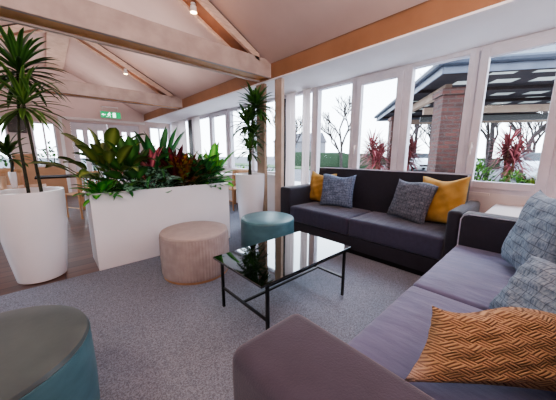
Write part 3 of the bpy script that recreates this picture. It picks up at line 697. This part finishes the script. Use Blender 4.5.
# exit sign over the doors
t = thing('exit_sign', (1.63, YE-.09, 2.29), 0, 'lit green exit sign with running figure above the end wall doors', 'exit sign')
MB().box((-.27, -.03, 0), (.27, .03, .20), .006).build('sign_housing', mat('sign_housing', (210, 214, 212), None, 5, .5), t)
GRN = mat('exit_green', (10, 160, 100), (10, 156, 96), 1, .5, emis=(8, 180, 110), estr=.55)
MB().box((-.26, -.034, .01), (.26, -.0305, .19)).build('sign_face', GRN, t)
SW = mat('exit_white', (230, 255, 245), (230, 255, 245), 1, .5, emis=(225, 255, 244), estr=1.6)
def pic(parts):
    m = MB()
    for p in parts: m.poly([(x, -.0352, z) for x, z in p])
    return m
fig = pic([[(-.03+.014*math.cos(a*PI/6), .160+.014*math.sin(a*PI/6)) for a in range(12)],
     [(-.055, .14), (-.02, .145), (-.035, .09), (-.065, .09)], [(-.055, .14), (-.05, .125), (-.085, .105), (-.095, .115)], [(-.025, .14), (-.02, .128), (.01, .11), (.014, .12)],
     [(-.05, .095), (-.035, .092), (-.01, .07), (-.02, .062)], [(-.01, .07), (-.02, .062), (-.028, .03), (-.016, .03)], [(-.065, .093), (-.05, .09), (-.075, .05), (-.088, .056)], [(-.075, .05), (-.088, .056), (-.12, .05), (-.115, .04)]])
fig.build('running_figure', SW, t)
pic([[(.05, .03), (.13, .03), (.13, .17), (.05, .17)]]).build('doorway_symbol', SW, t)
pic([[(-.14, .09), (-.19, .09), (-.19, .065), (-.24, .10), (-.19, .135), (-.19, .11), (-.14, .11)]]).build('arrow', SW, t)
MB().tube([(-.2, 0, .2), (-.2, 0, .34)], .004, 6).tube([(.2, 0, .2), (.2, 0, .34)], .004, 6).box((-.22, -.015, .33), (.22, .09, .35)).build('bracket', WHITE, t)

# ------------------------------------------------------------------ outdoors
def gnd(name, a, b_, m, z=-.15): return struct(MB().poly([(a[0], a[1], z), (b_[0], a[1], z), (b_[0], b_[1], z), (a[0], b_[1], z)]).build(name, m))
TARMAC = mat('tarmac', (84, 82, 86), (72, 70, 76), 4, .9)
struct(MB().box((-90, -60, -.5), (120, 120, -.151)).build('ground', TARMAC))
PAVE = mat('paving', (206, 202, 200), (190, 186, 184), 3, .9)
struct(MB().box((XW+.1, -6, -.4), (9, 14, -.12)).build('pavement', PAVE))
GRASS = mat('grass_verge', (60, 84, 44), (44, 66, 32), 6, .95)
o = MB().box((17, 8, -.3), (21, 40, -.08)).build('grass_verge', GRASS); o['kind'] = 'structure'

BRICK = brick_mat('red_brick', (88, 50, 42), (58, 34, 30), (70, 56, 52))
C0 = Vector((5.2, 1.5, 0)); az = R(54); U = Vector((math.sin(az), math.cos(az), 0)); Wd = Vector((math.cos(az), -math.sin(az), 0))
CANM = Matrix(((U.x, Wd.x, 0), (U.y, Wd.y, 0), (0, 0, 1))).to_4x4(); 
t = thing('porch_canopy', (C0.x, C0.y, -.12), 0, 'hipped porch canopy on brick piers outside the right windows', 'canopy')
def K(u, w, z): 
    p = U*u+Wd*w; return (p.x, p.y, z+.12)
LU, LW, ZE = 6.4, 5.5, 2.66
FAS = mat('fascia_grey_blue', (92, 98, 112), (78, 84, 98), 4, .5); SLATE = mat('slate_roof', (70, 74, 84), (50, 54, 62), 8, .7)
# fascia boards + gutter
m = MB(); 
for p, q in ((K(0, 0, ZE), K(LU, 0, ZE)), (K(0, 0, ZE), K(0, LW, ZE)), (K(LU, 0, ZE), K(LU, LW, ZE))): m.bar(p, q, .03, .2)
m.build('fascia_board', FAS, t)
m = MB()
for p, q in ((K(-.06, -.06, ZE+.07), K(LU+.06, -.06, ZE+.07)), (K(-.06, -.06, ZE+.07), K(-.06, LW, ZE+.07))): m.tube([p, q], .055, 8)
m.build('gutter', mat('gutter_grey', (58, 64, 78), None, 5, .5), t, True)
# roof planes
ridge0 = (2.4, 2.4, ZE+1.1); ridge1 = (LU-2.4, 2.4, ZE+1.1)
m = MB()
def quad(*p): m.poly([K(*x) for x in p])
quad((-.05, -.05, ZE+.1), (LU+.05, -.05, ZE+.1), ridge1, ridge0); quad((-.05, -.05, ZE+.1), ridge0, (2.4, LW, ZE+1.1), (-.05, LW, ZE+.1)); quad((LU+.05, -.05, ZE+.1), (LU+.05, LW, ZE+.1), (LU-2.4, LW, ZE+1.1), ridge1); quad(ridge0, ridge1, (LU-2.4, LW, ZE+1.1), (2.4, LW, ZE+1.1))
m.build('roof_slope', SLATE, t)
# soffit with rafters and translucent panels glowing in place of sky showing through
m = MB()
for k in range(5):
    u = .3+k*1.44; m.bar(K(u, .05, ZE+.0), K(u, LW, ZE+.0), .05, .07)
m.build('rafters', mat('dark_rafter', (58, 44, 42), (44, 34, 34), 6, .8), t)
m = MB(); lp = MB()
m.poly([K(.02, .02, ZE+.06), K(LU, .02, ZE+.06), K(LU, LW, ZE+.06), K(.02, LW, ZE+.06)])
m.build('soffit', mat('soffit_dark', (62, 54, 58), (48, 42, 48), 3, .8), t)
for j in range(8):
    for k in range(8):
        u = .50+k*.66; w_ = .35+j*.72+(.36 if k % 2 else 0)
        if (k*3+j*5) % 9 == 0: continue
        lp.poly([K(u, w_, ZE+.05), K(u+.30, w_, ZE+.05), K(u+.30, w_+.42, ZE+.05), K(u, w_+.42, ZE+.05)])
lp.build('sky_glow_panels', mat('sky_glow_panel', (190, 194, 190), None, 3, .6, emis=(200, 208, 204), estr=.35), t)
# ring beams
m = MB()
for p, q in ((K(.8, .42, 2.50), K(5.3, .42, 2.50)), (K(2.4, .5, 2.31), K(2.4, LW, 2.31)), (K(5.2, .3, 2.36), K(5.2, LW, 2.36))): m.bar(p, q, .12, .16)
m.build('cross_beam', mat('beige_beam', (168, 146, 128), (150, 128, 112), 4, .6), t)
m = MB().bar(K(2.6, .5, 2.13), K(2.6, LW, 2.13), .08, .13); m.build('dark_beam', BLACK, t)
def pier(u, w_, s, label, h=2.52):
    b_ = MB(); p = U*u+Wd*w_; b_.box((-s/2, -s/2, 0), (s/2, s/2, h)).box((-s/2-.03, -s/2-.03, h-.12), (s/2+.03, s/2+.03, h-.02))
    o = b_.build('brick_pier', BRICK, None, False, (C0.x+p.x, C0.y+p.y, -.12)); o.rotation_euler = (0, 0, PI/2-az); tag(o, label, 'pier', 'brick piers of the porch')
pier(.50, .36, .42, 'nearer brick pier of the porch, with a grey downpipe on its right')
pier(4.0, .25, .42, 'farther brick pier at the left end of the porch')
p = U*.26+Wd*.66; t = MB().tube([(0, 0, 0), (0, 0, 2.5), (-.03, -.03, 2.58), (-.08, -.08, 2.64)], .04, 10).build('downpipe', mat('downpipe_grey', (120, 126, 138), None, 5, .5), None, True, (C0.x+p.x, C0.y+p.y, -.12)); tag(t, 'grey rain downpipe beside the nearer brick pier', 'pipe')

# shrubs outside
RED = leaf_mat('red_cordyline_leaf', (118, 58, 62), (150, 88, 88)); SHG = leaf_mat('shrub_green', (58, 96, 34), (96, 136, 54)); SHD = leaf_mat('shrub_dark', (32, 58, 26), (56, 86, 40))
def cordyline(x, y, z, s, label, seed, hs=1):
    t = thing('red_cordyline', (x, y, z), 0, label, 'plant'); rn = random.Random(seed)
    m = MB(); f = MB()
    for k in range(5):
        a = k*1.3; q = (.11*s*math.cos(a), .11*s*math.sin(a), (.55+.12*(k % 3))*s*hs); m.tube([(0, 0, 0), (q[0]*.5, q[1]*.5, q[2]*.5), q], .018*s, 6); crown(f, q, 70, .44*s, .034*s, rn, -.6, 1.3, .6)
    m.build('stem', mat('shrub_stem', (150, 120, 90), None, 9, .8), t); f.build('foliage', RED, t)
cordyline(5.55, .50, .50, .72, 'red spiky cordyline outside the rightmost window', 41, 1.55)
cordyline(7.9, 3.95, -.12, 1.35, 'red cordyline left of the farther brick pier', 42, 1.5)
cordyline(9.3, 3.55, -.12, 1.35, 'red cordyline seen between the two brick piers', 43, 1.6)
def shrub(x, y, z, rx, rz_, label, seed, m, n=420, name='shrub'):
    t = thing(name, (x, y, z), 0, label, 'shrub'); rn = random.Random(seed); f = MB()
    for i in range(n):
        a = rn.uniform(0, 6.28); e = math.acos(1-rn.uniform(0, 1)); q = rn.uniform(.75, 1)
        f.leaf((rx*q*math.sin(e)*math.cos(a), rx*q*math.sin(e)*math.sin(a), .05+rz_*q*math.cos(e)), a+rn.uniform(-1, 1), rn.uniform(-.3, 1.3), rx*.3, rx*.14, .6, 3, .2)
    f.build('foliage', m, t)
    m_ = MB()
    for k in range(5): m_.tube([(0, 0, 0), (rx*.6*math.cos(k*1.26), rx*.6*math.sin(k*1.26), rz_*.7)], .012, 5)
    m_.build('stem', CANE, t)
PL = (4.55, 6.3, -.55, 1.05)
t = thing('brick_planter', (5.45, .35, -.12), 0, 'low brick planting bed outside the rightmost window', 'planter')
MB().box((-.45, -1.3, 0), (.45, .85, .60)).build('planter_wall', BRICK, t); MB().box((-.4, -1.25, .6001), (.4, .8, .62)).build('soil', SOIL, t)
shrub(5.25, .86, .50, .27, .58, 'bushy green shrub left of the red cordyline in the outdoor bed', 51, SHG)
shrub(5.15, .40, .50, .22, .40, 'low green shrub in front of the red cordyline', 52, SHG, 300)
shrub(5.25, .05, .50, .24, .40, 'low yellow-green shrub right of the red cordyline', 53, leaf_mat('shrub_yellow', (116, 130, 40), (150, 160, 60)), 300)
shrub(5.3, -.45, .50, .30, .32, 'dark green shrub at the right end of the outdoor bed', 54, SHD)
for k in range(3):
    m = MB().box((-.6, -1.9, 0), (.6, 1.9, 1.4+.1*k), .1, 3).build('hedge', mat('hedge_green', (56, 74, 52), (38, 54, 36), 12, .95, 1, 30), None, True, (22.+k*.3, 12.6+k*4.0, -.12)); tag(m, ['clipped green hedge block nearest the porch, seen through the left panes', 'clipped green hedge block, middle of the row beyond the left panes', 'clipped green hedge block, farthest of the row beyond the left panes'][k], 'hedge', 'hedge row')
for k, (x, y, l_) in enumerate(((29.5, -3.5, 'long low hedge behind the white car at the far right'), (30.5, 4.5, 'long low hedge behind the parked cars'), (30.5, 12.0, 'long low hedge left of the parked cars'))):
    m = MB().box((-.5, -3.6, 0), (.5, 3.6, 1.0), .1, 3).build('hedge', MATS['hedge_green'], None, True, (x+1.5, y, -.15)); tag(m, l_, 'hedge')
# cars
def car(loc, rz, label, paint):
    t = thing('car', loc, rz, label, 'car', 'parked cars')
    side = [(-2.1, .35), (-2.12, .75), (-1.95, 1.0), (-1.5, 1.08), (-1.15, 1.42), (.35, 1.45), (.95, 1.02), (1.85, .88), (2.08, .65), (2.1, .35)]
    m = MB().prism([(x, z-.0) for x, z in side], 1, -.82, .82); bmesh.ops.bevel(m.bm, geom=m.bm.edges[:], offset=.06, segments=2, affect='EDGES'); m.build('car_body', paint, t, True)
    g = mat('car_glass', (24, 30, 36), None, 4, .1)
    MB().prism([(-1.42, 1.05), (-1.13, 1.38), (.33, 1.4), (.82, 1.05)], 1, -.835, .835).build('side_windows', g, t)
    MB().box((-.64, -.63, -.012), (.64, .63, .012), M=Matrix.Translation((.665, 0, 1.245)) @ Matrix.Rotation(R(36), 4, 'Y') @ Matrix.Diagonal((.5, 1, 1, 1))).build('windscreen', g, t)
    MB().box((-.64, -.63, -.012), (.64, .63, .012), M=Matrix.Translation((-1.34, 0, 1.26)) @ Matrix.Rotation(R(-44), 4, 'Y') @ Matrix.Diagonal((.33, 1, 1, 1))).build('rear_window', g, t)
    for sx in (-1.3, 1.3):
        for sy in (-.76, .76):
            M = Matrix.Translation((sx, sy, .32)) @ Matrix.Rotation(PI/2, 4, 'X')
            w_ = MB().lathe([(.2, -.1), (.32, -.09), (.32, .09), (.2, .1)], 24, M=M).build('wheel', mat('tyre', (20, 20, 22), None, 9, .8), t, True)
            MB().lathe([(.05, -.112), (.19, -.105), (.19, .105), (.05, .112)], 16, M=M).build('wheel_rim', mat('rim', (150, 152, 156), None, 9, .3, metal=.8), w_, True)
    for sy in (-.6, .6):
        MB().box((2.0, sy-.16, .62), (2.1, sy+.16, .76), .02).build('headlight', mat('headlight', (220, 224, 230), None, 9, .1), t)
        MB().box((-2.13, sy-.14, .70), (-2.03, sy+.14, .86), .02).build('tail_light', mat('tail_light', (170, 20, 24), None, 9, .3), t)
    MB().box((2.05, -.4, .42), (2.125, .4, .58), .01).build('grille', BLACK, t)
    return t
CW = mat('car_white', (215, 220, 228), None, 3, .25); 
c1 = car((23.5, 7.9, -.15), R(212), 'white hatchback parked between the two brick piers', CW)
c2 = car((18.5, .75, -.15), R(200), 'white car parked behind the red cordyline at the right', CW)
c3 = car((27.0, 6.0, -.15), R(230), 'silver car parked far off behind the other two cars', mat('car_silver', (150, 154, 160), None, 3, .25))
# trees
def tree(x, y, h, label, seed, spread=.9):
    rn = random.Random(seed); m = MB()
    def br(p, d, L, r_, dep):
        q = p+d*L; mid = p+d*L*.5+Vector((rn.uniform(-1, 1), rn.uniform(-1, 1), 0))*L*.05
        m.tube([p, mid, q], [r_, r_*.85, r_*.7], 5 if dep > 2 else 4, False)
        if dep == 0: return
        for k in range(3 if dep > 1 else 4):
            a = rn.uniform(0, 6.28); v = Vector((math.cos(a), math.sin(a), rn.uniform(.1, .9))); nd = (d*1.0+v*spread*rn.uniform(.5, 1)).normalized()
            br(q if k else mid, nd, L*rn.uniform(.6, .8), r_*.66, dep-1)
    br(Vector((0, 0, 0)), Vector((rn.uniform(-.08, .08), rn.uniform(-.08, .08), 1)).normalized(), h*.26, h*.018, 5)
    t = thing('bare_tree', (x, y, -.2), 0, label, 'tree', 'bare winter trees'); m.build('trunk_and_branches', mat('bark', (70, 60, 58), (48, 42, 40), 5, .9), t)
tr = [(33, 9.5, 9, 'distant bare tree left of the near brick pier'), (34, 1.5, 9, 'distant bare tree behind the parked white car'), (30, -2.5, 9, 'distant bare tree at the far right of the view'), (13.5, 1.9, 7, 'large bare tree behind the cars, right of the near pier'), (15.0, -.9, 8, 'bare tree behind the white car at the far right'), (17, 4.6, 8, 'bare tree seen between the two brick piers'), (19, 12.6, 8, 'bare tree just right of the first pane, behind the hedge'),
      (18, 18, 8, 'bare tree beyond the hedge through the leftmost pane'), (26, 9, 11, 'tall bare tree farther off behind the porch'), (27, 1.6, 10, 'bare tree on the horizon behind the red cordyline')]
for k, (x, y, h, lab) in enumerate(tr): tree(x, y, h, lab, 60+k)
# distant pale houses
HW = mat('house_render', (120, 118, 122), (110, 108, 112), 2, .9); HR = mat('house_roof', (92, 88, 94), None, 3, .9)
for k, (x, y, lab) in enumerate(((52, 48, 'pale distant house seen past the hedge'),)):
    t = thing('house', (x, y, -.2), R(20), lab, 'house')
    MB().box((-4, -6, 0), (4, 6, 4.6)).build('house_walls', HW, t); MB().prism([(-4.4, 4.6), (4.4, 4.6), (0, 7)], 1, -6.3, 6.3).build('roof', HR, t)
    for j in range(3):
        for zz in (.9, 3): MB().box((-4.05, -4.5+j*3.6, zz), (-3.98, -3.2+j*3.6, zz+1.2)).build('window', mat('far_glass', (90, 100, 112), None, 3, .2), t)
# garden outside the left windows
shrub(4.9, 6.0, -.12, .5, .9, 'green shrub outside the far left windows', 71, SHD, 300)
shrub(5.3, 7.9, -.12, .6, .8, 'green shrub outside, farther along the window wall', 72, SHG, 300)

for k, (x, lab) in enumerate(((-1.0, 'green bush outside the narrow end window'), (.1, 'green bush outside the end wall window behind the left dracaena'), (1.5, 'green bush outside the glazed double doors'), (3.0, 'green bush outside the end window beside the curtain'))):
    shrub(x, 12.2+.4*(k % 2), -.12, .6, 1.5+.2*(k % 3), lab, 81+k, SHD, 220)
# ------------------------------------------------------------------ light
w = bpy.data.worlds.new('World'); S.world = w; w.use_nodes = True; n = w.node_tree; bg = n.nodes['Background']
tc = n.nodes.new('ShaderNodeTexCoord'); sp = n.nodes.new('ShaderNodeSeparateXYZ'); n.links.new(tc.outputs['Generated'], sp.inputs[0])
cr = n.nodes.new('ShaderNodeValToRGB'); n.links.new(sp.outputs[2], cr.inputs[0]); cr.color_ramp.elements[0].position = 0; cr.color_ramp.elements[0].color = (.93, .96, 1, 1); cr.color_ramp.elements[1].position = .6; cr.color_ramp.elements[1].color = (.72, .84, 1, 1)
n.links.new(cr.outputs[0], bg.inputs[0]); bg.inputs[1].default_value = 5.2
def area(name, loc, rot, sx, sy, e, color, portal=False):
    l = bpy.data.lights.new(name, 'AREA'); l.shape = 'RECTANGLE'; l.size = sx; l.size_y = sy; l.energy = e; l.color = color
    if portal: l.cycles.is_portal = True
    o = bpy.data.objects.new(name, l); COL.objects.link(o); o.location = loc; o.rotation_euler = rot
    return o
# portals in the window openings (they only steer sampling of the sky)
area('portal', (XW+.12, 1.0, 1.55), (0, PI/2, 0), 1.5, 3.7, 1, (1, 1, 1), True)
area('portal', (XW+.12, 5.4, 1.55), (0, PI/2, 0), 1.5, 3.6, 1, (1, 1, 1), True)
area('portal', (XL-.14, 6.5, 1.5), (0, -PI/2, 0), 1.5, 5.6, 1, (1, 1, 1), True)
# added fill lights, unseen: most wash the ceiling from below, the last shines down
area('fill_light', (.45, -1.3, 2.0), (R(150), 0, 0), 2.2, .5, 130, (1, .93, .90))
area('fill_light', (.45, 4.8, 2.2), (R(180), 0, 0), 3, 2, 26, (1, .92, .90))
area('fill_light', (.45, 8.2, 2.2), (R(180), 0, 0), 3, 1.5, 18, (1, .92, .90))
area('fill_light', (-1.2, 1.2, 2.35), (0, 0, 0), .5, .5, 12, (1, .82, .64))
sun = bpy.data.lights.new('sun', 'SUN'); sun.energy = 1.2; sun.angle = R(20); sun.color = (1, .96, .9); so = bpy.data.objects.new('sun', sun); COL.objects.link(so); so.rotation_euler = (R(52), 0, R(115))

S.view_settings.view_transform = 'AgX'; S.view_settings.look = 'AgX - Medium High Contrast'; S.view_settings.exposure = .5; S.view_settings.gamma = 1
